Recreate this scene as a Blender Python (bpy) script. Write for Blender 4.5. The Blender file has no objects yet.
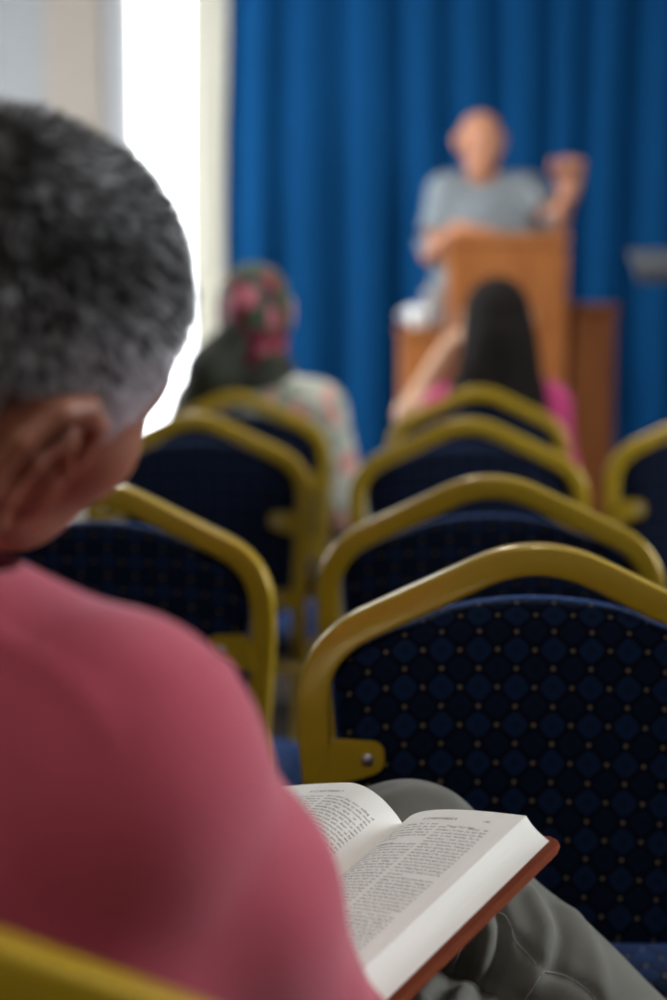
import bpy, bmesh, math, random
import numpy as np
from mathutils import Vector, Matrix, noise as mnoise
PI = math.pi
rnd = random.Random(7)
S = bpy.context.scene
COL = S.collection

# ------------------------------------------------------------------ camera
F = 1623.0                      # focal length in pixels of the 667 x 1000 frame
PITCH = math.radians(7.3)
CAM = Vector((0, 0, 1.16))
cd = bpy.data.cameras.new('camera'); cam = bpy.data.objects.new('camera', cd); COL.objects.link(cam)
cam.location = CAM; cam.rotation_euler = (PI/2 - PITCH, 0, 0)
cd.sensor_fit = 'VERTICAL'; cd.sensor_height = 36; cd.sensor_width = 24; cd.lens = F/1000*36
cd.clip_start = .02
cd.dof.use_dof = True; cd.dof.focus_distance = 1.23; cd.dof.aperture_fstop = 2.75
S.camera = cam

def at(px, py, Y):
    """the point of depth Y that the photograph shows at pixel px, py"""
    f = Vector((0, math.cos(PITCH), -math.sin(PITCH))); u = Vector((0, math.sin(PITCH), math.cos(PITCH)))
    d = f + u*((500-py)/F) + Vector((1, 0, 0))*((px-333.5)/F)
    return CAM + d*(Y/d.y)

# ------------------------------------------------------------------ world, light, exposure
S.view_settings.view_transform = 'Standard'; S.view_settings.look = 'None'
S.view_settings.gamma = 1; S.view_settings.use_curve_mapping = False
S.view_settings.exposure = 0.62
try:
    S.cycles.use_denoising = True
    S.cycles.max_bounces = 6
    S.cycles.sample_clamp_indirect = 6
except Exception: pass
W = bpy.data.worlds.new('overcast_sky'); S.world = W; W.use_nodes = True
W.node_tree.nodes['Background'].inputs[0].default_value = (.93, .97, 1, 1)
W.node_tree.nodes['Background'].inputs[1].default_value = 5.0

XL, XR, YB, YF, ZC = -2.3, 3.0, -2.6, 7.05, 3.0          # room: left, right, behind camera, front, ceiling

def area(name, loc, look, sx, sy, power, col):
    l = bpy.data.lights.new(name, 'AREA'); l.shape = 'RECTANGLE'; l.size = sx; l.size_y = sy
    l.energy = power; l.color = col
    o = bpy.data.objects.new(name, l); COL.objects.link(o); o.location = loc
    o.rotation_euler = (Vector(look)-Vector(loc)).to_track_quat('-Z', 'Y').to_euler()
    return o
# windows of the side walls: (side, y0, y1), z 0.9 .. 2.4; daylight comes in through them
SIDE_WIN = [(-1, 4.5, 6.3, 52), (1, 1.3, 2.7, 70)]
for s, y0, y1, p in SIDE_WIN:
    X = (XL-.22) if s < 0 else (XR+.22)
    area('window_daylight', (X, (y0+y1)/2, 1.65), (0, (y0+y1)/2, 1.3), y1-y0, 1.5, p, (.88, .95, 1))
CEIL = [(-.1, 4.1, 18), (.3, -.7, 11)]  # second lamp is unseen, added behind the camera to fill the shirt back
for x, y, p in CEIL:
    area('ceiling_lamp_light', (x, y, ZC-.075), (x, y, 0), .28, 1.1, p, (1, .97, .92))

# ------------------------------------------------------------------ materials
def nt(m): return m.node_tree.nodes, m.node_tree.links
def mat(name, col, rough=.6, metal=0, spec=.5, sheen=0, bump=0, bscale=200, var=0, vscale=8, sss=0, coat=0, aniso=(1, 1, 1), trans=0, bdist=.002):
    m = bpy.data.materials.new(name); m.use_nodes = True
    n, l = nt(m); b = n['Principled BSDF']
    b.inputs['Base Color'].default_value = (*col, 1); b.inputs['Roughness'].default_value = rough
    b.inputs['Metallic'].default_value = metal; b.inputs['Specular IOR Level'].default_value = spec
    b.inputs['Sheen Weight'].default_value = sheen; b.inputs['Sheen Roughness'].default_value = .4
    b.inputs['Coat Weight'].default_value = coat; b.inputs['Transmission Weight'].default_value = trans
    if sss:
        b.inputs['Subsurface Weight'].default_value = sss; b.inputs['Subsurface Radius'].default_value = (.01, .004, .002)
        b.inputs['Subsurface Scale'].default_value = .6
    tc = n.new('ShaderNodeTexCoord'); mp = n.new('ShaderNodeMapping'); mp.inputs['Scale'].default_value = aniso
    l.new(tc.outputs['Object'], mp.inputs['Vector'])
    if bump:
        t = n.new('ShaderNodeTexNoise'); t.inputs['Scale'].default_value = bscale; t.inputs['Detail'].default_value = 3
        l.new(mp.outputs[0], t.inputs['Vector'])
        bp = n.new('ShaderNodeBump'); bp.inputs['Strength'].default_value = bump; bp.inputs['Distance'].default_value = bdist
        l.new(t.outputs['Fac'], bp.inputs['Height']); l.new(bp.outputs[0], b.inputs['Normal'])
    if var:
        t = n.new('ShaderNodeTexNoise'); t.inputs['Scale'].default_value = vscale; t.inputs['Detail'].default_value = 4
        l.new(mp.outputs[0], t.inputs['Vector'])
        mx = n.new('ShaderNodeMix'); mx.data_type = 'RGBA'
        mx.inputs[6].default_value = (*[c*(1-var) for c in col], 1); mx.inputs[7].default_value = (*[min(1, c*(1+var)) for c in col], 1)
        l.new(t.outputs['Fac'], mx.inputs[0]); l.new(mx.outputs[2], b.inputs['Base Color'])
    return m

def wood(name, c1, c2, scale=(9, 9, 1.2), rough=.42):
    m = bpy.data.materials.new(name); m.use_nodes = True
    n, l = nt(m); b = n['Principled BSDF']; b.inputs['Roughness'].default_value = rough; b.inputs['Specular IOR Level'].default_value = .2
    tc = n.new('ShaderNodeTexCoord'); mp = n.new('ShaderNodeMapping'); mp.inputs['Scale'].default_value = scale
    t = n.new('ShaderNodeTexNoise'); t.inputs['Scale'].default_value = 4; t.inputs['Detail'].default_value = 6; t.inputs['Distortion'].default_value = 1.2
    r = n.new('ShaderNodeValToRGB'); r.color_ramp.elements[0].color = (*c1, 1); r.color_ramp.elements[1].color = (*c2, 1)
    r.color_ramp.elements[0].position = .35; r.color_ramp.elements[1].position = .65
    l.new(tc.outputs['Object'], mp.inputs[0]); l.new(mp.outputs[0], t.inputs[0]); l.new(t.outputs['Fac'], r.inputs[0]); l.new(r.outputs[0], b.inputs['Base Color'])
    return m

def fabric_pattern():
    """navy upholstery: a lattice of rounded lozenges with a gold knot where they meet"""
    m = bpy.data.materials.new('chair_upholstery'); m.use_nodes = True
    n, l = nt(m); b = n['Principled BSDF']; b.inputs['Roughness'].default_value = .8
    b.inputs['Sheen Weight'].default_value = .4; b.inputs['Sheen Tint'].default_value = (.10, .30, 1, 1); b.inputs['Sheen Roughness'].default_value = .35
    b.inputs['Specular IOR Level'].default_value = .1
    def M(op, a, c=None, d=None):
        x = n.new('ShaderNodeMath'); x.operation = op
        for i, v in enumerate((a, c, d)):
            if v is None: continue
            if isinstance(v, (int, float)): x.inputs[i].default_value = v
            else: l.new(v, x.inputs[i])
        return x.outputs[0]
    tc = n.new('ShaderNodeTexCoord'); sp = n.new('ShaderNodeSeparateXYZ')
    wob = n.new('ShaderNodeTexNoise'); wob.inputs['Scale'].default_value = 60
    mxv = n.new('ShaderNodeVectorMath'); mxv.operation = 'MULTIPLY_ADD'; mxv.inputs[1].default_value = (.002, .002, .002)
    l.new(tc.outputs['Object'], wob.inputs['Vector']); l.new(wob.outputs['Color'], mxv.inputs[0]); l.new(tc.outputs['Object'], mxv.inputs[2])
    l.new(mxv.outputs[0], sp.inputs[0])
    x, y, z = sp.outputs
    z2 = M('ADD', z, M('MULTIPLY', y, 1.0))          # keeps the lattice running over the rolled edges and along the seat
    L = .0345
    u = M('DIVIDE', M('ADD', x, z2), L); v = M('DIVIDE', M('SUBTRACT', x, z2), L)
    fu = M('SUBTRACT', M('FRACT', M('ADD', u, .5)), .5); fv = M('SUBTRACT', M('FRACT', M('ADD', v, .5)), .5)
    r = M('SQRT', M('ADD', M('POWER', M('ABSOLUTE', fu), 2), M('POWER', M('ABSOLUTE', fv), 2)))
    dot = M('SUBTRACT', 1, M('SMOOTH_MIN', M('MULTIPLY', M('MAXIMUM', M('SUBTRACT', r, .055), 0), 18), 1, .1))
    cu = M('ABSOLUTE', M('SUBTRACT', M('FRACT', u), .5)); cv = M('ABSOLUTE', M('SUBTRACT', M('FRACT', v), .5))
    sup = M('POWER', M('ADD', M('POWER', cu, 3.2), M('POWER', cv, 3.2)), 1/3.2)
    cell = M('MINIMUM', M('MULTIPLY', M('MAXIMUM', M('SUBTRACT', .455, sup), 0), 14), 1)
    inner = M('MINIMUM', M('MULTIPLY', M('MAXIMUM', M('SUBTRACT', .2, sup), 0), 10), 1)
    par = M('PINGPONG', M('ADD', M('FLOOR', u), M('FLOOR', v)), 1)
    def mix(f, a, c):
        x = n.new('ShaderNodeMix'); x.data_type = 'RGBA'
        l.new(f, x.inputs[0])
        for i, q in ((6, a), (7, c)):
            if isinstance(q, tuple): x.inputs[i].default_value = (*q, 1)
            else: l.new(q, x.inputs[i])
        return x.outputs[2]
    light = mix(inner, (.0042, .0145, .047), (.003, .010, .034))
    dark = mix(inner, (.0026, .0068, .021), (.0022, .0055, .017))
    c = mix(par, light, dark)
    c = mix(cell, (.001, .0022, .008), c)
    c = mix(dot, c, (.15, .115, .075))
    l.new(c, b.inputs['Base Color'])
    t = n.new('ShaderNodeTexNoise'); t.inputs['Scale'].default_value = 900
    l.new(tc.outputs['Object'], t.inputs['Vector'])
    bp = n.new('ShaderNodeBump'); bp.inputs['Strength'].default_value = .5; bp.inputs['Distance'].default_value = .001
    l.new(M('ADD', t.outputs['Fac'], cell), bp.inputs['Height']); l.new(bp.outputs[0], b.inputs['Normal'])
    return m

M_FAB = fabric_pattern()
M_GOLD = mat('gold_painted_steel', (.44, .285, .013), rough=.28, metal=.2, spec=.5, coat=.5, bump=.05, bscale=300)
M_BOLT = mat('zinc_bolt', (.45, .45, .45), rough=.35, metal=1)
M_BLACKPL = mat('black_plastic', (.015, .015, .015), rough=.5)
M_WALL = mat('cream_painted_plaster', (.29, .295, .30), rough=.9, bump=.2, bscale=60, var=.03)
M_PIER = mat('beige_painted_pier', (.33, .285, .245), rough=.9, bump=.2, bscale=60, var=.03)
M_CEIL = mat('white_ceiling_paint', (.75, .74, .72), rough=.9)
M_FLOOR = wood('dark_brown_floorboards', (.018, .012, .009), (.03, .02, .014), scale=(6, .8, 6), rough=.8)
M_FLOOR.node_tree.nodes['Principled BSDF'].inputs['Specular IOR Level'].default_value = .15
M_TRIM = mat('white_gloss_paint', (.75, .75, .74), rough=.4)
M_CURT = mat('blue_stage_curtain_cloth', (.002, .060, .185), rough=.9, spec=.12, sheen=0, bump=.3, bscale=500, var=.08, vscale=6)
M_SHEER = mat('cream_curtain_cloth', (.80, .78, .70), rough=.85, bump=.2, bscale=300)
n, l = nt(M_SHEER); _t = n.new('ShaderNodeBsdfTranslucent'); _t.inputs[0].default_value = (.80, .77, .68, 1); _m = n.new('ShaderNodeMixShader'); _m.inputs[0].default_value = .35
l.new(n['Principled BSDF'].outputs[0], _m.inputs[1]); l.new(_t.outputs[0], _m.inputs[2]); l.new(_m.outputs[0], n['Material Output'].inputs[0])
M_SHIRT = mat('salmon_pink_jersey', (.38, .055, .085), rough=.82, sheen=.5, bump=.35, bscale=1500, spec=.25, var=.05, vscale=30, bdist=.0006)
M_SHIRT.node_tree.nodes['Principled BSDF'].inputs['Sheen Tint'].default_value = (1, .55, .65, 1)
M_TROUS = mat('grey_green_cotton_twill', (.105, .099, .083), rough=.85, sheen=.15, bump=.4, bscale=1200, spec=.25, var=.06, vscale=40, bdist=.0006)
M_SEAM = mat('pale_grey_stitching', (.20, .195, .175), rough=.8)
M_SKIN = mat('tanned_skin', (.25, .088, .047), rough=.5, sss=.12, bump=.25, bscale=260, var=.13, vscale=45, spec=.4, bdist=.0008)
M_SKIN2 = mat('fair_skin', (.56, .25, .14), rough=.5, sss=.12, var=.05, vscale=30)
M_SKIN3 = mat('light_olive_skin', (.62, .36, .23), rough=.5, sss=.12, var=.05, vscale=30)
M_EYE = mat('eye', (.6, .58, .55), rough=.1)
M_IRIS = mat('iris', (.05, .03, .02), rough=.1)
M_PAGE = mat('cream_bible_paper', (.86, .865, .85), rough=.75, var=.02, vscale=60)
M_INK = mat('black_ink', (.012, .014, .02), rough=.7)
M_LEATH = mat('red_brown_leather', (.17, .038, .014), rough=.8, spec=.08, bump=.4, bscale=500, var=.15, vscale=60)
M_GREYT = mat('heather_grey_jersey', (.23, .265, .29), rough=.85, var=.06, vscale=60)
M_DARKT = mat('dark_trouser_cloth', (.03, .03, .04), rough=.85)
M_SHOE = mat('black_shoe_leather', (.02, .018, .016), rough=.4)
M_SHOEB = mat('brown_shoe_leather', (.08, .04, .02), rough=.4)
M_PINK = mat('magenta_knit', (.40, .022, .12), rough=.85, sheen=.2)
M_HAIRD = mat('very_dark_brown_hair', (.008, .005, .004), rough=.75, spec=.15, bump=.9, bscale=60, aniso=(8, 8, .5), bdist=.004)
M_GREYHB = mat('short_grey_hair_base', (.06, .056, .056), rough=.8, bump=.6, bscale=300)
M_LECT = wood('orange_brown_lectern_veneer', (.38, .125, .032), (.50, .185, .055))
M_LECT2 = wood('red_brown_cabinet_veneer', (.15, .045, .011), (.21, .066, .016))
M_GLASS = mat('clear_drinking_glass', (.97, .98, 1), rough=.12, trans=.75)
M_WATER = mat('drinking_water', (.95, .98, 1), rough=0, trans=1)
M_CHINA = mat('white_china', (.85, .85, .84), rough=.2)
M_LAMP = mat('lamp_housing', (.8, .8, .8), rough=.5)

def floral(name, cols, scale, base=None):
    m = bpy.data.materials.new(name); m.use_nodes = True
    n, l = nt(m); b = n['Principled BSDF']; b.inputs['Roughness'].default_value = .8
    tc = n.new('ShaderNodeTexCoord'); nz = n.new('ShaderNodeTexNoise'); nz.inputs['Scale'].default_value = scale*1.3
    va = n.new('ShaderNodeVectorMath'); va.operation = 'MULTIPLY_ADD'; va.inputs[1].default_value = (.05, .05, .05)
    v = n.new('ShaderNodeTexVoronoi'); v.inputs['Scale'].default_value = scale
    l.new(tc.outputs['Object'], nz.inputs['Vector']); l.new(nz.outputs['Color'], va.inputs[0]); l.new(tc.outputs['Object'], va.inputs[2]); l.new(va.outputs[0], v.inputs['Vector'])
    sp = n.new('ShaderNodeSeparateColor'); l.new(v.outputs['Color'], sp.inputs[0])
    r = n.new('ShaderNodeValToRGB'); r.color_ramp.interpolation = 'CONSTANT'
    e = r.color_ramp.elements
    while len(e) < len(cols): e.new(.5)
    for i, c in enumerate(cols): e[i].position = i/len(cols); e[i].color = (*c, 1)
    l.new(sp.outputs[0], r.inputs[0]); l.new(r.outputs[0], b.inputs['Base Color'])
    return m
M_SCARF = floral('floral_headscarf_cloth', [(.02, .05, .02), (.17, .007, .022), (.03, .055, .015), (.32, .07, .10), (.02, .012, .012), (.02, .04, .015), (.04, .07, .025), (.12, .006, .02)], 25)
M_DRESS = floral('pale_floral_dress_cloth', [(.34, .36, .30), (.44, .43, .36), (.20, .23, .18), (.52, .24, .20), (.36, .38, .33), (.48, .47, .40), (.26, .29, .24)], 27)

m = bpy.data.materials.new('window_glass'); m.use_nodes = True; M_PANE = m
n, l = nt(m); n.remove(n['Principled BSDF'])
tr = n.new('ShaderNodeBsdfTransparent'); gl = n.new('ShaderNodeBsdfGlossy'); gl.inputs['Roughness'].default_value = .02
mx = n.new('ShaderNodeMixShader'); mx.inputs[0].default_value = .06
l.new(tr.outputs[0], mx.inputs[1]); l.new(gl.outputs[0], mx.inputs[2]); l.new(mx.outputs[0], n['Material Output'].inputs[0])

m = bpy.data.materials.new('lamp_diffuser'); m.use_nodes = True; M_DIFF = m
b = nt(m)[0]['Principled BSDF']; b.inputs['Emission Color'].default_value = (1, .93, .82, 1); b.inputs['Emission Strength'].default_value = 4

m = bpy.data.materials.new('salt_and_pepper_hair'); m.use_nodes = True; M_GREYH = m
n, l = nt(m); b = n['Principled BSDF']; b.inputs['Roughness'].default_value = .5; b.inputs['Specular IOR Level'].default_value = .3
a = n.new('ShaderNodeAttribute'); a.attribute_name = 'strand'; l.new(a.outputs['Color'], b.inputs['Base Color'])

# ------------------------------------------------------------------ mesh helpers
def link(name, me, m, parent=None, smooth=True):
    o = bpy.data.objects.new(name, me); COL.objects.link(o)
    if m is not None: me.materials.append(m)
    if smooth:
        me.polygons.foreach_set('use_smooth', [True]*len(me.polygons))
    if parent is not None: o.parent = parent
    return o
def bmobj(name, bm, m, parent=None, smooth=True):
    bmesh.ops.recalc_face_normals(bm, faces=bm.faces)
    me = bpy.data.meshes.new(name); bm.to_mesh(me); bm.free()
    o = link(name, me, m, parent, smooth)
    return o
def tag(o, label, cat, group=None):
    o['label'] = label; o['category'] = cat
    if group: o['group'] = group
    return o
def empty(name, loc=(0, 0, 0), rz=0):
    o = bpy.data.objects.new(name, None); COL.objects.link(o); o.location = loc; o.rotation_euler = (0, 0, rz); o.empty_display_size = .1
    return o
def box(bm, x0, x1, y0, y1, z0, z1, bev=0, mtx=None):
    r = bmesh.ops.create_cube(bm, size=1)
    vs = r['verts']
    for v in vs:
        v.co = Vector(((x0+x1)/2+v.co.x*(x1-x0), (y0+y1)/2+v.co.y*(y1-y0), (z0+z1)/2+v.co.z*(z1-z0)))
    if bev:
        es = list({e for v in vs for e in v.link_edges})
        g = bmesh.ops.bevel(bm, geom=es, offset=bev, segments=2, affect='EDGES', profile=.5)
        vs = list({v for f in g['faces'] for v in f.verts} | {v for v in vs if v.is_valid})
    if mtx is not None:
        for v in vs: v.co = mtx @ v.co
    return vs
def boxobj(name, dims, m, parent=None, bev=0, mtx=None):
    bm = bmesh.new(); box(bm, *dims, bev=bev, mtx=mtx); return bmobj(name, bm, m, parent, smooth=False)
def struct(o): o['kind'] = 'structure'; return o
def sweep(bm, pts, prof, closed=False, side=None):
    """prof: list of (a, b): a along in-plane normal, b along 'side' vector"""
    n = len(pts); rings = []
    for i, p in enumerate(pts):
        a = pts[(i-1) % n] if (i > 0 or closed) else pts[0]
        c = pts[(i+1) % n] if (i < n-1 or closed) else pts[-1]
        t = (c-a).normalized()
        s = side if side is not None else Vector((0, 1, 0))
        if abs(t.dot(s)) > .95: s = Vector((1, 0, 0))
        s = (s - t*s.dot(t)).normalized(); nn = t.cross(s)
        rings.append([bm.verts.new(p + nn*q[0] + s*q[1]) for q in prof])
    m_ = len(prof)
    for i in range(n if closed else n-1):
        A, B = rings[i], rings[(i+1) % n]
        for j in range(m_): bm.faces.new((A[j], A[(j+1) % m_], B[(j+1) % m_], B[j]))
    if not closed:
        bm.faces.new(rings[0][::-1]); bm.faces.new(rings[-1])
def rprof(w, d, p=4, n=20):
    out = []
    for i in range(n):
        a = 2*PI*i/n; c, s = math.cos(a), math.sin(a)
        out.append((w/2*math.copysign(abs(c)**(2/p), c), d/2*math.copysign(abs(s)**(2/p), s)))
    return out
def circ(r, n=12): return [(r*math.cos(2*PI*i/n), r*math.sin(2*PI*i/n)) for i in range(n)]
def fillet(ctrl, radii, seg=8):
    out = [ctrl[0]]
    for i in range(1, len(ctrl)-1):
        a, b, c = ctrl[i-1], ctrl[i], ctrl[i+1]; r = radii[i-1]
        d1 = (a-b).normalized(); d2 = (c-b).normalized()
        p0 = b+d1*r; p1 = b+d2*r
        for k in range(seg+1):
            t = k/seg; out.append(p0*(1-t)**2 + b*2*t*(1-t) + p1*t*t)
    out.append(ctrl[-1]); return out
def lathe(bm, prof, n=24, mtx=None):
    rings = []
    for r, z in prof:
        rings.append([bm.verts.new(Vector((r*math.cos(2*PI*i/n), r*math.sin(2*PI*i/n), z))) for i in range(n)])
    for A, B in zip(rings, rings[1:]):
        for j in range(n): bm.faces.new((A[j], A[(j+1) % n], B[(j+1) % n], B[j]))
    bm.faces.new(rings[0][::-1]); bm.faces.new(rings[-1])
    if mtx is not None:
        for R_ in rings:
            for v in R_: v.co = mtx @ v.co

# ------------------------------------------------------------------ the room
def plane_wall(name, dims, m): return struct(boxobj(name, dims, m))
plane_wall('floor', (XL-.3, XR+.3, YB-.3, YF+.5, -.1, 0), M_FLOOR)
plane_wall('ceiling', (XL-.3, XR+.3, YB-.3, YF+.5, ZC, ZC+.1), M_CEIL)
plane_wall('wall_rear', (XL-.2, XR+.2, YB-.2, YB, 0, ZC), M_WALL)
# front wall with the tall window left of the stage curtain
wx0, wx1, wz0, wz1 = at(124, 100, YF).x, at(222, 100, YF).x, .50, 2.62
bm = bmesh.new()
box(bm, XL-.2, wx0, YF, YF+.25, 0, ZC); box(bm, wx1, XR+.2, YF, YF+.25, 0, ZC)
box(bm, wx0, wx1, YF, YF+.25, 0, wz0); box(bm, wx0, wx1, YF, YF+.25, wz1, ZC)
struct(bmobj('wall_front', bm, M_WALL, smooth=False))
struct(boxobj('trim_1', (at(38, 50, YF-.2).x, at(97, 50, YF-.2).x, YF-.05, YF, 0, ZC), M_PIER))
struct(boxobj('trim_2', (at(97, 50, YF).x, wx0+.01, YF-.035, YF+.0, .45, 2.7), mat('pale_grey_window_casing', (.36, .36, .37), rough=.7)))
def window(name, x0, x1, z0, z1, y, t=.05, bars=0):
    w = struct(empty(name, ((x0+x1)/2, y, z0)))
    bm = bmesh.new(); cx = (x0+x1)/2; hw = (x1-x0)/2; h = z1-z0
    box(bm, -hw, -hw+t, -.03, .03, 0, h); box(bm, hw-t, hw, -.03, .03, 0, h)
    box(bm, -hw+t, hw-t, -.03, .03, 0, t); box(bm, -hw+t, hw-t, -.03, .03, h-t, h)
    for k in range(bars):
        zz = h*(k+1)/(bars+1); box(bm, -hw+t, hw-t, -.02, .02, zz-.02, zz+.02)
    bmobj('window_frame', bm, M_TRIM, w, False)
    boxobj('window_pane', (-hw+t, hw-t, -.003, .003, t, h-t), M_PANE, w)
    return w
window('window_1', wx0+.001, wx1-.001, wz0, wz1, YF+.10, .02)
boxobj('window_sill', (-(wx1-wx0)/2, (wx1-wx0)/2, -.16, -.03, -.0, .02), M_TRIM, bpy.data.objects['window_1'])
for i, (side, nm, XX) in enumerate((( -1, 'wall_left', XL), (1, 'wall_right', XR))):
    bm = bmesh.new(); a, c = (XX-.2, XX) if side < 0 else (XX, XX+.2)
    wins = sorted([(w[1], w[2]) for w in SIDE_WIN if w[0] == side]); y = YB
    for y0, y1 in wins:
        box(bm, a, c, y, y0, 0, ZC); box(bm, a, c, y0, y1, 0, .9); box(bm, a, c, y0, y1, 2.4, ZC); y = y1
    box(bm, a, c, y, YF, 0, ZC)
    struct(bmobj(nm, bm, M_WALL, smooth=False))
for i, (s, y0, y1, p) in enumerate(SIDE_WIN):
    hw = (y1-y0)/2
    w = window('window_%d' % (i+2), -hw, hw, .9, 2.4, 0, .05, 1)
    w.location = ((XL-.1) if s < 0 else (XR+.1), (y0+y1)/2, .9); w.rotation_euler = (0, 0, PI/2)
for x, y, p in CEIL:
    r = tag(empty('ceiling_light', (x, y, ZC)), 'long white ceiling light above the ' + ('aisle before the lectern' if y > 3 else 'rear seats, unseen and added as fill light'), 'ceiling light', 'ceiling lights')
    boxobj('housing', (-.17, .17, -.6, .6, -.06, 0), M_LAMP, r, .01)
    boxobj('diffuser', (-.14, .14, -.57, .57, -.066, -.058), M_DIFF, r)

# curtains
def curtain(name, x0, x1, y, z0, z1, m, period, depth, seed, nx=500, nz=30, flare=0):
    R = random.Random(seed); bm = bmesh.new(); grid = []
    # irregular pleats: a monotone warp of x
    ks = [0]
    while ks[-1] < (x1-x0)*1.2: ks.append(ks[-1]+period*R.uniform(.6, 1.45))
    amp = [R.uniform(.45, 1.15) for _ in ks]
    ph = [R.uniform(-.3, .3) for _ in ks]
    def f(x, t):
        i = 0
        while ks[i+1] < x: i += 1
        q = (x-ks[i])/(ks[i+1]-ks[i])
        a = amp[i]*(1-q)+amp[i+1]*q
        return depth*a*(math.sin(2*PI*q + ph[i]*math.sin(PI*q)*t)) + depth*.22*math.sin(2*PI*(2.3*q+amp[i]))*math.sin(PI*q)
    for j in range(nz+1):
        t = j/nz; z = z1+(z0-z1)*t; row = []
        for i in range(nx+1):
            s = i/nx; x = x0+(x1-x0)*s
            xx = x + flare*t*(1-s)**6*-1 + .006*math.sin(9*t+3*s*40*.1)
            row.append(bm.verts.new((xx, y+f((x-x0), t)*(.8+.3*t), z)))
        grid.append(row)
    for j in range(nz):
        for i in range(nx): bm.faces.new((grid[j][i], grid[j][i+1], grid[j+1][i+1], grid[j+1][i]))
    o = bmobj(name, bm, m)
    md = o.modifiers.new('t', 'SOLIDIFY'); md.thickness = .003
    return o
YC = YF-.38
xc0 = at(229, 100, YC).x
tag(curtain('stage_curtain', xc0, 2.6, YC, .02, ZC-.03, M_CURT, .19, .031, 11, nx=900, flare=.03), 'tall pleated blue stage curtain behind the lectern', 'curtain')
bm = bmesh.new(); sweep(bm, [Vector((xc0-.02, YC, ZC-.016)), Vector((2.65, YC, ZC-.016))], circ(.012))
tag(bmobj('curtain_rail', bm, M_TRIM), 'white rail under the ceiling carrying the blue curtain', 'curtain rail')
xs0, xs1 = at(190, 100, YF-.1).x, at(240, 100, YF-.1).x
tag(curtain('window_curtain', xs0, xs1, YF-.10, .03, ZC-.02, M_SHEER, .07, .018, 3, nx=160), 'narrow cream curtain gathered at the right side of the bright window', 'curtain')

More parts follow.
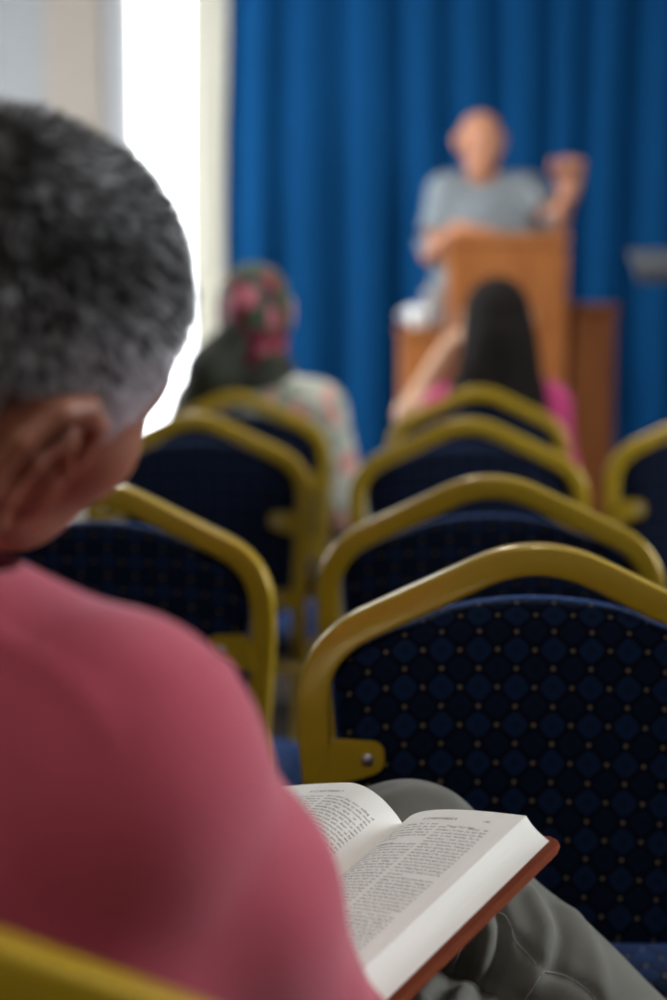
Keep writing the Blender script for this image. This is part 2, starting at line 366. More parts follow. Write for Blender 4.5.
# ------------------------------------------------------------------ banquet chairs
def hw_pad(z):
    pts = [(.53, .150), (.55, .170), (.60, .1795), (.72, .186), (.79, .192), (.812, .188), (.828, .170), (.848, .135), (.862, .105), (.872, .090), (.878, 0.075)]
    for (a, x), (b_, y) in zip(pts, pts[1:]):
        if z <= b_: return x+(y-x)*(z-a)/(b_-a) if z >= a else x
    return .0
CH_LEAN = math.radians(5)
def make_chair(name='banquet_chair'):
    r = empty(name)
    # back frame: crowned tube, continuing into the rear legs
    lean = lambda x, z: Vector((x, -(z-.9)*math.tan(CH_LEAN), z))
    P = [lean(-.193, .44), lean(-.1965, .60), lean(-.2075, .74), lean(-.2075, .829), lean(0, .929), lean(.2075, .829), lean(.2075, .74), lean(.1965, .60), lean(.193, .44)]
    pts = fillet(P, [.04, .02, .055, .06, .055, .02, .04], 10)
    bm = bmesh.new(); sweep(bm, pts, rprof(.030, .024, 6, 28), side=Vector((0, 1, 0)))
    bmobj('back_frame', bm, M_GOLD, r)
    # rear legs, splayed backwards
    for s in (-1, 1):
        top = lean(s*.193, .45)
        bm = bmesh.new()
        sweep(bm, fillet([top, lean(s*.193, .36), Vector((s*.195, -.035, .012))], [.05]), rprof(.03, .024, 3.6, 16), side=Vector((0, 1, 0)))
        lg = bmobj('leg', bm, M_GOLD, r)
        bm = bmesh.new(); sweep(bm, [Vector((s*.195, -.036, 0)), Vector((s*.195, -.034, .022))], circ(.018, 12), side=Vector((0, 1, 0))); bmobj('foot_cap', bm, M_BLACKPL, lg)
        bm = bmesh.new()
        sweep(bm, [Vector((s*.185, .40, .425)), Vector((s*.20, .43, .012))], circ(.0125, 14), side=Vector((0, 1, 0)))
        lg = bmobj('leg', bm, M_GOLD, r)
        bm = bmesh.new(); sweep(bm, [Vector((s*.2, .43, 0)), Vector((s*.2, .43, .022))], circ(.016, 12), side=Vector((0, 1, 0))); bmobj('foot_cap', bm, M_BLACKPL, lg)
        bm = bmesh.new(); sweep(bm, [Vector((s*.19, -.005, .22)), Vector((s*.19, .418, .22))], circ(.008, 10), side=Vector((1, 0, 0))); bmobj('stretcher', bm, M_GOLD, r)
    bm = bmesh.new()
    ring = fillet([Vector((0, .42, .425)), Vector((.185, .42, .425)), Vector((.192, .05, .425)), Vector((-.192, .05, .425)), Vector((-.185, .42, .425)), Vector((-.001, .42, .425))], [.03]*4, 5)
    sweep(bm, ring[:-1], rprof(.022, .022, 4, 12), closed=True, side=Vector((0, 0, 1))); bmobj('seat_frame', bm, M_GOLD, r)
    # brackets with bolts
    for s in (-1, 1):
        for zc in (.724, .57):
            bm = bmesh.new()
            pl = [(-.190, .019), (-.150, .017), (-.145, .015), (-.141, .010), (-.140, .003), (-.1405, -.006), (-.144, -.012), (-.151, -.016), (-.170, -.022), (-.200, -.028)]
            th = .004; A = [bm.verts.new(lean(s*-a, zc+b_)+Vector((0, -.0165, 0))) for a, b_ in pl]; B = [bm.verts.new(v.co+Vector((0, th, 0))) for v in A]
            k = len(A)
            bm.faces.new(A); bm.faces.new(B[::-1])
            for i in range(k): bm.faces.new((A[i], A[(i+1) % k], B[(i+1) % k], B[i]))
            br = bmobj('bracket', bm, M_GOLD, r, False)
            mtx = Matrix.Translation(lean(s*.156, zc-.001)+Vector((0, -.0165, 0))) @ Matrix.Rotation(PI/2, 4, 'X')
            bm = bmesh.new(); lathe(bm, [(.0062, -.002), (.0062, .001), (.0045, .0024), (.002, .0028)], 16, mtx); bmobj('bolt', bm, M_BOLT, br)
    # upholstered pad
    bm = bmesh.new(); nu, nv = 40, 46; zb, zt = .53, .878; front = []; T = .024
    zs = [zb+(zt-zb)*(.5-.5*math.cos(PI*j/nv)) for j in range(nv+1)]
    def ring_y(u, v, sgn):
        a = max(0, 1-abs(u)**7); c_ = max(0, 1-abs(2*v-1)**16)
        return sgn*T*(a**.45)*(c_**.45)*(1+.25*(1-u*u)*math.sin(PI*v))
    G = {}
    for sgn in (-1, 1):
        for j, z in enumerate(zs):
            for i in range(nu+1):
                q = -math.cos(PI*i/nu); q = q*.6+(2*i/nu-1)*.4
                if sgn == 1 and (i in (0, nu) or j in (0, nv)): G[sgn, i, j] = G[-1, i, j]; continue
                w = hw_pad(z)
                if z > .84: zz = z-(z-.84)/.038*.009*q*q
                else: zz = z
                pt = lean(q*w, zz)+Vector((0, .015+ring_y(q, (z-zb)/(zt-zb), sgn), 0))
                G[sgn, i, j] = bm.verts.new(pt)
        for j in range(nv):
            for i in range(nu):
                f = [G[sgn, i, j], G[sgn, i+1, j], G[sgn, i+1, j+1], G[sgn, i, j+1]]
                try: bm.faces.new(f if sgn < 0 else f[::-1])
                except ValueError: pass
    bmobj('backrest', bm, M_FAB, r)
    # seat cushion
    bm = bmesh.new(); nu = nv = 26; G = {}
    for sgn in (-1, 1):
        for j in range(nv+1):
            for i in range(nu+1):
                if sgn == 1 and (i in (0, nu) or j in (0, nv)): G[sgn, i, j] = G[-1, i, j]; continue
                u, v = 2*i/nu-1, 2*j/nv-1
                e = (max(0, 1-abs(u)**6)*max(0, 1-abs(v)**6))**.4
                x = u*(.212+.008*v)*(1-.04*abs(v)**6); y = .245+v*.215*(1-.05*abs(u)**6)
                z = .463 + (sgn*(.034*e+(.012*(1-u*u)*(1-v*v))) if sgn > 0 else -.026*e)
                G[sgn, i, j] = bm.verts.new((x, y, z))
        for j in range(nv):
            for i in range(nu):
                f = [G[sgn, i, j], G[sgn, i+1, j], G[sgn, i+1, j+1], G[sgn, i, j+1]]
                bm.faces.new(f if sgn > 0 else f[::-1])
    bmobj('seat', bm, M_FAB, r)
    return r
def copy_tree(o, parent=None):
    c = o.copy(); COL.objects.link(c); c.parent = parent
    for ch in [q for q in list(bpy.data.objects) if q.parent is o]: copy_tree(ch, c)
    return c
chair0 = make_chair()
YAW = math.radians(-3.5)
CG = 'gold-framed banquet chairs'
chairs = [
    (539, 1.478, -3.0, 'largest sharp gold-framed navy chair with gold dots, right beyond the open book'),
    (492, 2.04, -3.0, 'gold-framed navy chair directly behind the sharp nearest one in the right-hand row'),
    (469, 2.98, -3.5, 'gold-framed navy chair just behind the one the dark-haired woman sits on'),
    (478, 3.95, -3.5, 'gold-framed chair the dark-haired woman in magenta sits on'),
    (94, 1.98, -8.0, 'gold-framed navy chair beside the pink-shirted man\'s cheek, nearest of the left-hand row'),
    (196, 3.10, -6.0, 'gold-framed navy chair second in the left-hand row, between the other two there'),
    (236, 3.78, -6.0, 'gold-framed chair the woman in the floral headscarf sits on'),
    (717, 3.25, -2.0, 'gold-framed navy chair cut by the right edge of the picture, beside the brown cabinet'),
    (None, .602, 13.0, 'gold-framed chair the man in pink sits on, its rail at bottom left'),
]
for i, (px, Y, yw, lab) in enumerate(chairs):
    o = chair0 if i == 0 else copy_tree(chair0)
    X = -.215 if px is None else at(px, 450, Y).x
    o.location = (X, Y, 0); o.rotation_euler = (0, 0, math.radians(yw)); tag(o, lab, 'chair', CG)

# ------------------------------------------------------------------ smooth solid modelling for figures
V = lambda *a: Vector(a)
def cone(a, b, ra, rb, k=.02): return ('c', np.array(a, float), np.array(b, float), ra, rb, k)
def ell(c, r, R=None, k=.02, sub=False):
    return ('s' if sub else 'e', np.array(c, float), np.array(r, float), np.array(R if R is not None else Matrix.Identity(3), float), None, k)
def sdf(prims, P, inf=0.):
    D = np.full(len(P), .05)
    PA, DA = P, D
    for t, a, b, c, d, k in prims:
        cen, R_ = ((a+b)/2, np.linalg.norm(b-a)/2+max(c, d)) if t == 'c' else (a, b.max())
        M_ = np.nonzero(((PA-cen)**2).sum(1) < (R_+inf+k+.03)**2)[0]
        if not len(M_): continue
        P, D = PA[M_], DA[M_]
        if t == 'c':
            ab = b-a; tt = np.clip(((P-a) @ ab)/max(ab @ ab, 1e-12), 0, 1)
            q = P-a-tt[:, None]*ab
            dd = np.sqrt((q*q).sum(1)) - (c+(d-c)*tt) - inf
        else:
            q = (P-a) @ c
            r = b+(inf if t == 'e' else 0); k0 = np.sqrt(((q/r)**2).sum(1)); k1 = np.sqrt(((q/(r*r))**2).sum(1))
            dd = k0*(k0-1)/np.maximum(k1, 1e-9)
        if t == 's':
            h = np.clip(.5-.5*(D+dd)/k, 0, 1); D = D*(1-h) - dd*h + k*h*(1-h)
        else:
            h = np.clip(.5+.5*(dd-D)/k, 0, 1); D = dd*(1-h)+D*h - k*h*(1-h)
        DA[M_] = D
    return DA
def _ico(n):
    bm = bmesh.new(); bmesh.ops.create_icosphere(bm, subdivisions=n, radius=1.0)
    r_ = (np.array([v.co[:] for v in bm.verts]), np.array([[v.index for v in f.verts] for f in bm.faces])); bm.free(); return r_
ICO2, ICO3 = _ico(2), _ico(3)
def solid(name, prims, voxel, m, parent=None, inf=0., clips=(), disp=None, thick=0, smooth=0):
    VV, FF, nb = [], [], 0
    def put(sv, sf, M3, c0):
        nonlocal nb
        VV.append(sv @ M3.T + c0); FF.append(sf+nb); nb += len(sv)
    for t, a, b, c, d, k in prims:
        if t == 'c':
            n_ = max(1, int(np.linalg.norm(b-a)/(max(min(c, d)+inf, .002)*.5)))
            for i in range(n_+1):
                q = i/n_; put(*ICO2, np.eye(3)*(c+(d-c)*q+inf)*1.03, a+(b-a)*q)
        elif t == 'e':
            put(*ICO3, c @ np.diag(b+inf), a)
    me = bpy.data.meshes.new('tmp'); me.from_pydata(np.concatenate(VV).tolist(), [], np.concatenate(FF).tolist()); me.update()
    o = bpy.data.objects.new('tmp', me); COL.objects.link(o)
    md = o.modifiers.new('r', 'REMESH'); md.mode = 'VOXEL'; md.voxel_size = voxel
    dg = bpy.context.evaluated_depsgraph_get()
    me2 = bpy.data.meshes.new_from_object(o.evaluated_get(dg))
    bpy.data.objects.remove(o); bpy.data.meshes.remove(me)
    n_ = len(me2.vertices); P = np.empty(n_*3, np.float32); me2.vertices.foreach_get('co', P); P = P.reshape(-1, 3).astype(float)
    e = .0008
    def step(P, damp):
        D = sdf(prims, P, inf)
        G = np.stack([sdf(prims, P+np.eye(3)[i]*e, inf)-sdf(prims, P-np.eye(3)[i]*e, inf) for i in range(3)], 1)
        G /= np.maximum(np.linalg.norm(G, axis=1, keepdims=True), 1e-6)
        return P - G*np.clip(D, -voxel*2, voxel*2)[:, None]*damp, G
    ed = np.empty(len(me2.edges)*2, np.int32); me2.edges.foreach_get('vertices', ed); ed = ed.reshape(-1, 2)
    def lap(P, w=.5):
        A = np.zeros_like(P); c_ = np.zeros(len(P))
        for i in range(3):
            A[:, i] = np.bincount(ed[:, 0], P[ed[:, 1], i], len(P))+np.bincount(ed[:, 1], P[ed[:, 0], i], len(P))
        c_ = np.bincount(ed.ravel(), minlength=len(P)); A /= np.maximum(c_, 1)[:, None]
        return P*(1-w)+A*w
    for it in range(5):
        P, G = step(P, .8); P = lap(P, .35)
    P, G = step(P, .9)
    for it in range(smooth): P = lap(P)
    if disp is not None: P = P + G*disp(P)[:, None]
    me2.vertices.foreach_set('co', P.astype(np.float32).ravel()); me2.update()
    if clips:
        bm = bmesh.new(); bm.from_mesh(me2)
        for pt, nn, rad in clips:
            pt = Vector(pt); nn = Vector(nn).normalized()
            fs = [f for f in bm.faces if (f.calc_center_median()-pt).length < rad]
            g = fs + list({e_ for f in fs for e_ in f.edges}) + list({v for f in fs for v in f.verts})
            bmesh.ops.bisect_plane(bm, geom=g, plane_co=pt, plane_no=nn, clear_outer=False)
            dl = [f for f in bm.faces if (f.calc_center_median()-pt).length < rad*1.02 and (f.calc_center_median()-pt).dot(nn) > 0]
            bmesh.ops.delete(bm, geom=dl, context='FACES')
        # keep the largest island
        seen = set(); best = []
        bm.faces.ensure_lookup_table()
        for f in bm.faces:
            if f.index in seen: continue
            st = [f]; isl = []; seen.add(f.index)
            while st:
                g_ = st.pop(); isl.append(g_)
                for e_ in g_.edges:
                    for h in e_.link_faces:
                        if h.index not in seen: seen.add(h.index); st.append(h)
            if len(isl) > len(best): best = isl
        bs = set(best); bmesh.ops.delete(bm, geom=[f for f in bm.faces if f not in bs], context='FACES')
        bm.to_mesh(me2); bm.free()
    me2.name = name
    me2.materials.clear()
    ob = link(name, me2, m, parent)
    if thick:
        md = ob.modifiers.new('t', 'SOLIDIFY'); md.thickness = thick; md.offset = -1
    return ob

def frame(yaw, pitch=0, roll=0):
    """columns: right, forward, up; yaw turns the face to the right, pitch bows it, roll tips it to its right"""
    return (Matrix.Rotation(-yaw, 3, 'Z') @ Matrix.Rotation(-pitch, 3, 'X') @ Matrix.Rotation(roll, 3, 'Y'))
def tp(R, o, p): return Vector(o) + R @ Vector(p)

def head_prims(o, R, s=1., ear=1., eo=(0, 0), fd=1., fz=1.):
    T0 = lambda x, y, z: tp(R, o, (x*s, y*s, z*s)); P = []
    T = lambda x, y, z: T0(x*(1 if z > -.04 else fz), y if y < .03 else .03+(y-.03)*fd, z if z > -.04 else -.04+(z+.04)*fz)
    E = lambda c, r, k=.02, L=None, sub=False: P.append(ell(T(*c), [q*s for q in r], (R @ L) if L is not None else R, k*s, sub))
    C = lambda a, b, ra, rb, k=.01: P.append(cone(T(*a), T(*b), ra*s, rb*s, k*s))
    E((0, -.014, .026), (.076, .095, .086))
    E((0, .030, -.022), (.060, .062, .080), .03)
    E((0, .045, -.06), (.047, .045, .046), .025)
    for q in (-1, 1):
        C((q*.052, .0, -.055), (q*.022, .066, -.094), .020, .016, .025)
        E((q*.043, .060, -.022), (.022, .022, .020), .025)
    E((0, .074, -.097), (.020, .017, .016), .02)
    E((0, .074, .022), (.048, .020, .014), .02)
    C((0, .088, .008), (0, .112, -.028), .0085, .011, .012)
    for q in (-1, 1): E((q*.012, .098, -.032), (.008, .010, .007), .008)
    for q in (-1, 1): E((q*.031, .094, .002), (.017, .012, .011), .012, sub=True)
    for q in (-1, 1): E((q*.031, .079, .001), (.0125, .0125, .0115), .004)
    E((0, .087, -.056), (.023, .0105, .0055), .008); E((0, .085, -.066), (.019, .0105, .006), .006)
    # ears: rim, inner fold, bowl, tragus and lobe
    for q in (-1, 1):
        e = ear; T = lambda x, y, z: T0(x, y+eo[0], z+eo[1])
        hp = [(.076, .012, -.006), (.081, .015, .012), (.086, .012, .028), (.091, .0, .036), (.096, -.014, .034), (.099, -.024, .02), (.098, -.026, .002), (.094, -.021, -.014), (.088, -.011, -.027), (.083, -.003, -.033)]
        hp = [(q*(.076+(x-.076)*1.0), -.008+(y+.008)*e, (z-.0)*e-.004) for x, y, z in hp]
        for a, b_ in zip(hp, hp[1:]): C(a, b_, .0042*e, .0042*e, .003)
        L = Matrix.Rotation(q*math.radians(-28), 3, 'Z')
        E((q*.0845, -.008-.003*e, .002), (.0035, .021*e, .031*e), .006, L)
        E((q*.081, -.003, -.033*e-.004), (.004, .008*e, .008*e), .006)
        hp = [(.093, -.004, .024), (.0955, -.013, .012), (.095, -.015, -.003), (.090, -.009, -.017)]
        hp = [(q*x, -.008+(y+.008)*e, z*e-.004) for x, y, z in hp]
        for a, b_ in zip(hp, hp[1:]): C(a, b_, .0036*e, .0036*e, .005)
        E((q*.090, .000, -.004), (.007, .009*e, .012*e), .006, L, sub=True)
        E((q*.080, .012, -.006), (.005, .004, .007), .004)
    return P
def hand_prims(wr, d, up, side, curl=.5, s=1., spread=.1):
    """wr wrist, d pointing direction, up = back of the hand, side = +1 when the thumb lies towards d x up"""
    d = Vector(d).normalized(); up = Vector(up); up = (up-d*up.dot(d)).normalized(); lat = d.cross(up)*side; P = []
    T = lambda a, b, c: Vector(wr)+(d*a+lat*b+up*c)*s
    Rm = Matrix((lat, d, up)).transposed()
    P.append(ell(T(.045, 0, 0), [.038*s, .048*s, .014*s], Rm, .012*s))
    P.append(cone(T(-.01, 0, 0), T(.03, 0, 0), .024*s, .022*s, .015*s))
    P.append(cone(T(.015, .022, -.005), T(.045, .034, -.012), .014*s, .012*s, .01*s))
    for i, (b, ln) in enumerate(((.028, .072), (.0095, .08), (-.0095, .074), (-.027, .058))):
        p = T(.082, b, 0); a = curl*.7; dirv = (d*math.cos(a)-up*math.sin(a)+lat*spread*(1.5-i)*.6).normalized()
        P.append(cone(T(.05, b*.9, 0), p, .0095*s, .0092*s, .006*s))
        for sg, q in ((.45, .0088), (.31, .008), (.24, .0072)):
            p2 = p+dirv*ln*sg*s; P.append(cone(p, p2, q*s, (q-.0006)*s, .0025*s)); p = p2
            a += curl*.8; dirv = (d*math.cos(a)-up*math.sin(a)+lat*spread*(1.5-i)*.3).normalized()
    t1 = T(.048, .036, -.012); t2 = t1+(d*.6+lat*.6-up*.45).normalized()*.034*s; t3 = t2+(d*.85+lat*.1-up*.5).normalized()*.028*s
    P += [cone(t1, t2, .0112*s, .0098*s, .004*s), cone(t2, t3, .0098*s, .0085*s, .003*s)]
    return P
def torso_prims(J, s, Rb):
    n, ch, pv = J['neck'], J['chest'], J['pelvis']
    mid = (Vector(ch)*.5+Vector(pv)*.5)
    cw = J.get('cw', .160); cdp = J.get('cd', .105)
    P = [ell(ch, [cw*s, cdp*s, .175*s], Rb, .05*s), ell(mid, [(cw-.012)*s, (cdp-.002)*s, .16*s], Rb, .06*s), ell(pv, [(cw+.008)*s, (cdp+.008)*s, .12*s], Rb, .06*s)]
    for q in ('sR', 'sL'):
        P.append(cone(Vector(n)+Vector((0, 0, J.get('trap', -.02)*s)), J[q], .046*s, .043*s, .045*s))
        P.append(cone(Vector(ch)+Vector((0, 0, .06*s)), J[q], .06*s, .045*s, .05*s))
    return P
def arm_prims(J, q, s, k=.02):
    sh, el, wr = J['s'+q], J['e'+q], J['w'+q]
    u = J.get('arm', 1.)
    return [cone(sh, el, .049*s*u, .038*s*u, k), cone(el, wr, .038*s*u, .026*s*u, k)]
def leg_prims(J, q, s):
    return [cone(J['h'+q], J['k'+q], .082*s, .056*s, .03), cone(J['k'+q], J['a'+q], .054*s, .035*s, .02),
            ell(Vector(J['k'+q])*.68+Vector(J['a'+q])*.32, [.05*s]*3, None, .03)]
def foot_prims(an, fwd, s):
    an = Vector(an); f = Vector(fwd).normalized(); dn = Vector((0, 0, -1)); dn = (dn-f*dn.dot(f)).normalized()
    return [cone(an, an+dn*.045*s-f*.02*s, .034*s, .033*s, .02), cone(an+dn*.045*s-f*.02*s, an+dn*.058*s+f*.15*s, .033*s, .024*s, .02), cone(an+f*.02*s, an+dn*.052*s+f*.14*s, .03*s, .026*s, .02)]
def eyes(o, R, s, parent, fd=1.):
    g_ = lambda y: .03+(y-.03)*fd - (1-fd)*.006
    for q in (-1, 1):
        bm = bmesh.new(); c = tp(R, o, (q*.031*s, g_(.0805)*s, .001*s))
        bmesh.ops.create_uvsphere(bm, u_segments=20, v_segments=12, radius=.0108*s, matrix=Matrix.Translation(c))
        ey = bmobj('eye', bm, M_EYE, parent)
        bm = bmesh.new(); bmesh.ops.create_uvsphere(bm, u_segments=16, v_segments=8, radius=.0052*s, matrix=Matrix.Translation(tp(R, o, (q*.031*s, g_(.0805)*s+.0065*s, .0*s))))
        bmobj('iris', bm, M_IRIS, ey)

# ------------------------------------------------------------------ the man in the pink shirt (foreground)
_B = Matrix.Rotation(math.radians(-42), 3, 'Z') @ Matrix.Rotation(math.radians(18), 3, 'X') @ Matrix.Rotation(math.radians(-12), 3, 'Y')
bkR, bkU, bkN = _B.col[0].copy(), _B.col[1].copy(), _B.col[2].copy()
BW, BH = .130, .205
G1 = at(402, 822, 1.22)                      # head of the gutter, between the pages
HO = at(-7, 346, .864)
HR = frame(math.radians(40.5), math.radians(15), math.radians(31.5))
BY = math.radians(30); RB = frame(BY, 0, 0)
rb = Vector((math.cos(BY), -math.sin(BY), 0)); fb = Vector((math.sin(BY), math.cos(BY), 0))
J = dict(trap=-.068, neck=V(-.226, .80, 1.018), chest=V(-.205, .80, .852), pelvis=V(-.215, .84, .60),
         sR=V(-.104, .745, .938), sL=V(-.36, .885, .962), eR=V(-.014, .87, .712), wR=G1-bkU*.285+bkR*.035-bkN*.045, eL=V(-.42, 1.0, .70), wL=G1-bkU*.21-bkR*.15-bkN*.055,
         hR=V(-.135, .80, .58), hL=V(-.275, .91, .575), kL=V(.060, 1.325, .676), aL=V(.335, 1.34, .415), kR=V(.085, 1.22, .53), aR=V(.06, 1.17, .115))
man = empty('person', (J['pelvis'].x, J['pelvis'].y, 0))
tag(man, 'large person with short grey hair in a salmon pink shirt reading an open book', 'person')
def into(o, root):
    """re-parent under a root that stands at its base without moving the mesh"""
    o.parent = root; o.matrix_parent_inverse = Matrix.Translation(-root.location); return o
HS = 1.05
hp = head_prims(HO, HR, HS, ear=1.32, eo=(-.010, -.022), fd=.74, fz=.72)
nk = tp(HR, HO, (0, -.035, -.075))
body = torso_prims(J, 1, RB) + [cone(J['neck']+V(-.006, 0, -.02), nk, .046, .047, .015)]
bodyall = body + arm_prims(J, 'R', .97) + arm_prims(J, 'L', .97) + leg_prims(J, 'R', .95) + leg_prims(J, 'L', .95)
hands = hand_prims(J['wR'], bkU+bkN*.1, -bkN, 1, .12) + hand_prims(J['wL'], bkR*.8+bkU*.5+bkN*.1, -bkN, -1, .12)
o = into(solid('body', bodyall+hp+hands, .0034, M_SKIN), man); body_obj = o
eyes(HO, HR, HS, man, .74)
for c_ in list(bpy.data.objects):
    if c_.name.startswith('eye') and c_.parent is man: c_.matrix_parent_inverse = Matrix.Translation(-man.location)

def fbm(P, sc, seed=0, oct=2):
    out = np.empty(len(P))
    for i, p in enumerate(P): out[i] = mnoise.noise(Vector((p[0]*sc+seed, p[1]*sc, p[2]*sc)))
    return out
def shirt_disp(P):
    d = fbm(P, 9, 3)*.004 + fbm(P*np.array([1, 1, .5]), 22, 9)*.0016
    # raised shoulder and armhole seams
    def line(a, b, w=.0022, h=.0016):
        a = np.array(a); b = np.array(b); ab = b-a; t = np.clip(((P-a) @ ab)/(ab @ ab), 0, 1); q = np.linalg.norm(P-a-t[:, None]*ab, axis=1)
        return h*np.exp(-(q/w)**2)
    sh = np.array(J['sR']); ax = (np.array(J['sR'])-np.array(J['neck'])); ax /= np.linalg.norm(ax)
    t = (P-sh) @ ax; r = np.linalg.norm(P-sh-t[:, None]*ax, axis=1)
    d += .0014*np.exp(-((t-.012)/.003)**2)*(r < .11)
    up = np.array((0, 0, 1.)); bk = -np.array(fb)
    m_ = (P-np.array(J['neck'])) @ bk
    zz = (P-np.array(J['neck'])) @ ax
    d += .004*np.exp(-((m_-.022-.10*zz)/.0035)**2)*(P[:, 2] > .93)*(t < .012)
    return d
sp = body + [cone(J['neck']+V(0, 0, -.07), J['neck']+V(-.008, .004, -.006), .058, .046, .03), cone(J['sR'], J['sR'].lerp(J['eR'], .38)+V(.009, 0, .002), .047, .048, .03), cone(J['sR'].lerp(J['eR'], .38)+V(.009, 0, .002), J['eR'], .048, .044, .03), cone(J['eR'], J['eR']+(J['wR']-J['eR'])*.35, .046, .046, .03), cone(J['sL'], J['eL'], .054, .05, .03), cone(J['eL'], J['eL']+(J['wL']-J['eL'])*.35, .05, .05, .03)]
sp = [p for p in sp if not (p[0] == 'c' and np.allclose(p[2], np.array(nk)))]
nck = (nk-J['neck']).normalized()
shirt = solid('shirt', sp, .0055, M_SHIRT, None, inf=.009, disp=shirt_disp, thick=.0015,
    clips=[(J['neck']+V(-.006, .004, .004), V(-.05, .02, 1), .085), (J['eR']+(J['wR']-J['eR'])*.22, J['wR']-J['eR'], .09), (J['eL']+(J['wL']-J['eL'])*.22, J['wL']-J['eL'], .09), (V(-.215, .84, .50), V(0, 0, -1), .3)])
into(shirt, man)

RIDGES = []
def tr_disp(P):
    d = fbm(P, 14, 5)*.0035
    for pl_, w_, h_ in RIDGES:
        best = np.full(len(P), 9.)
        for a, b_ in zip(pl_, pl_[1:]):
            a = np.array(a); ab = np.array(b_)-a; t = np.clip(((P-a) @ ab)/(ab @ ab), 0, 1); best = np.minimum(best, np.linalg.norm(P-a-t[:, None]*ab, axis=1))
        d += h_*np.exp(-(best/w_)**2)
    if RIDGES: return d
    k = np.array(J['kL']); a = np.array(J['aL']); ax = (a-k)/np.linalg.norm(a-k)
    t = (P-k) @ ax; q = P-k-t[:, None]*ax; r = np.linalg.norm(q, axis=1)
    ang = np.arctan2(q @ np.array((0, 1., 0)), q @ np.array((ax[2], 0, -ax[0])))
    wv = np.array([mnoise.noise(Vector((p[0]*7, p[1]*7, p[2]*7+2))) for p in P])
    for i, (c0, sl, w_, h_) in enumerate(((.05, .05, .011, .007), (.092, -.03, .013, .0075), (.135, .04, .010, .006), (.19, .07, .012, .0055), (.02, -.05, .010, .006))):
        d += h_*np.exp(-((t-c0-sl*ang*.6-wv*.05)/w_)**2)*(r < .16)
    return d
tp_ = [ell(J['pelvis']+V(0, 0, -.01), [.165, .125, .10], RB, .05)] + \
      [cone(J['hL'], J['kL'], .080, .060, .04), cone(J['kL'], J['aL'], .066, .060, .035), ell(J['kL']*.6+J['aL']*.4+V(-.01, 0, -.03), [.075, .06, .075], None, .04),
       cone(J['hR'], J['kR'], .090, .068, .03), cone(J['kR'], J['aR'], .068, .055, .03)]
# fold lines: found on the plain trousers by sight lines, then raised or sunk on the real pair
from mathutils.bvhtree import BVHTree
_t = solid('t', tp_, .009, M_TROUS, None, inf=.004)
def on_mesh(bv, pts):
    out_ = []
    for px, py in pts:
        dr = (at(px, py, 1)-CAM).normalized(); h = bv.ray_cast(CAM, dr)
        if h[0] is not None and h[0].y > .9: out_.append(h[0])
    return out_
bv = BVHTree.FromPolygons([v.co for v in _t.data.vertices], [tuple(p.vertices) for p in _t.data.polygons])
for pts_, w_, h_ in (
    ([(476, 900), (484, 930), (478, 962), (462, 1000), (450, 1020)], .010, .011), ([(462, 912), (468, 940), (460, 970), (440, 1005)], .0045, -.010),
    ([(448, 915), (454, 940), (442, 972), (420, 1005)], .008, .010), ([(436, 925), (438, 950), (424, 975), (400, 1005)], .005, -.010), ([(424, 935), (418, 958), (398, 985), (380, 1010)], .008, .008),
    ([(496, 895), (503, 925), (500, 955), (488, 985), (478, 1010)], .006, -.008),
    ([(530, 893), (545, 925), (540, 960), (528, 985)], .010, .007), ([(556, 905), (563, 935), (556, 965)], .008, -.006), ([(575, 915), (590, 950), (600, 985)], .012, .004),
    ([(515, 935), (530, 955), (545, 972), (565, 976), (585, 988), (600, 1004)], .004, -.003),
    ([(390, 800), (420, 792), (450, 800)], .012, .004)):
    q_ = on_mesh(bv, pts_)
    if len(q_) > 1: RIDGES.append((q_, w_, h_))
bpy.data.objects.remove(_t)
tro = solid('trousers', tp_, .005, M_TROUS, None, inf=.004, disp=tr_disp, thick=.0015,
    clips=[(J['aR']+V(0, 0, .03), V(0, 0, -1), .12), (J['aL']-(J['aL']-J['kL']).normalized()*.03, J['aL']-J['kL'], .12)])
bv = BVHTree.FromPolygons([v.co for v in tro.data.vertices], [tuple(p.vertices) for p in tro.data.polygons])
for pts_ in ([(494, 911), (505, 915), (511, 926), (514, 940), (521, 948), (530, 957), (538, 966), (545, 972), (555, 973), (566, 976), (578, 983), (590, 993), (600, 1004), (610, 1016)], [(544, 971), (537, 981), (530, 992), (522, 1004)]):
    q_ = on_mesh(bv, pts_)
    if len(q_) > 2:
        bm = bmesh.new(); sweep(bm, fillet(q_, [.003]*(len(q_)-2), 3), circ(.00075, 6), side=V(.3, .9, .1)); sm_ = into(bmobj('seam', bm, M_SEAM), man); sm_['label'] = 'pale stitched trouser seam'
into(tro, man)
into(solid('shoe', foot_prims(J['aL'], V(.75, .35, -.45), 1), .006, M_SHOEB, None, inf=.006), man)
into(solid('shoe', foot_prims(J['aR'], V(.35, .9, 0), 1), .006, M_SHOEB, None, inf=.006), man)

# his hair: a scalp layer and some thirty thousand short strands
def loc(P): return (np.asarray(P)-np.array(HO)) @ np.array(HR)/HS
hair_pr = [ell(tp(HR, HO, (0, -.014*HS, .026*HS)), [.0775*HS, .0965*HS, .0875*HS], HR, .02), ell(tp(HR, HO, (0, -.045*HS, -.03*HS)), [.058*HS, .052*HS, .062*HS], HR, .03)]
def hairline(L):
    """> 0 where hair grows, in head coordinates"""
    x, y, z = L[:, 0], L[:, 1], L[:, 2]
    a = np.where(y > .058, z-.052-(y-.058)*1.3, np.where(y > .030, z+.005-.0*(y), 1))
    side = np.where((y > -.002) & (y <= .030), z+.045, 1)           # sideburn in front of the ear
    ear = np.where((y <= -.002) & (y > -.044), z-.016, 1)
    back = np.where(y <= -.044, z+.072+(-.044-y)*.15, 1)
    behind = np.where((y <= -.026) & (y > -.034), z-.0, 1)
    return np.minimum.reduce([a, side, ear, back, behind])
hb = solid('hair', hair_pr, .0035, M_GREYHB, None, inf=.003)
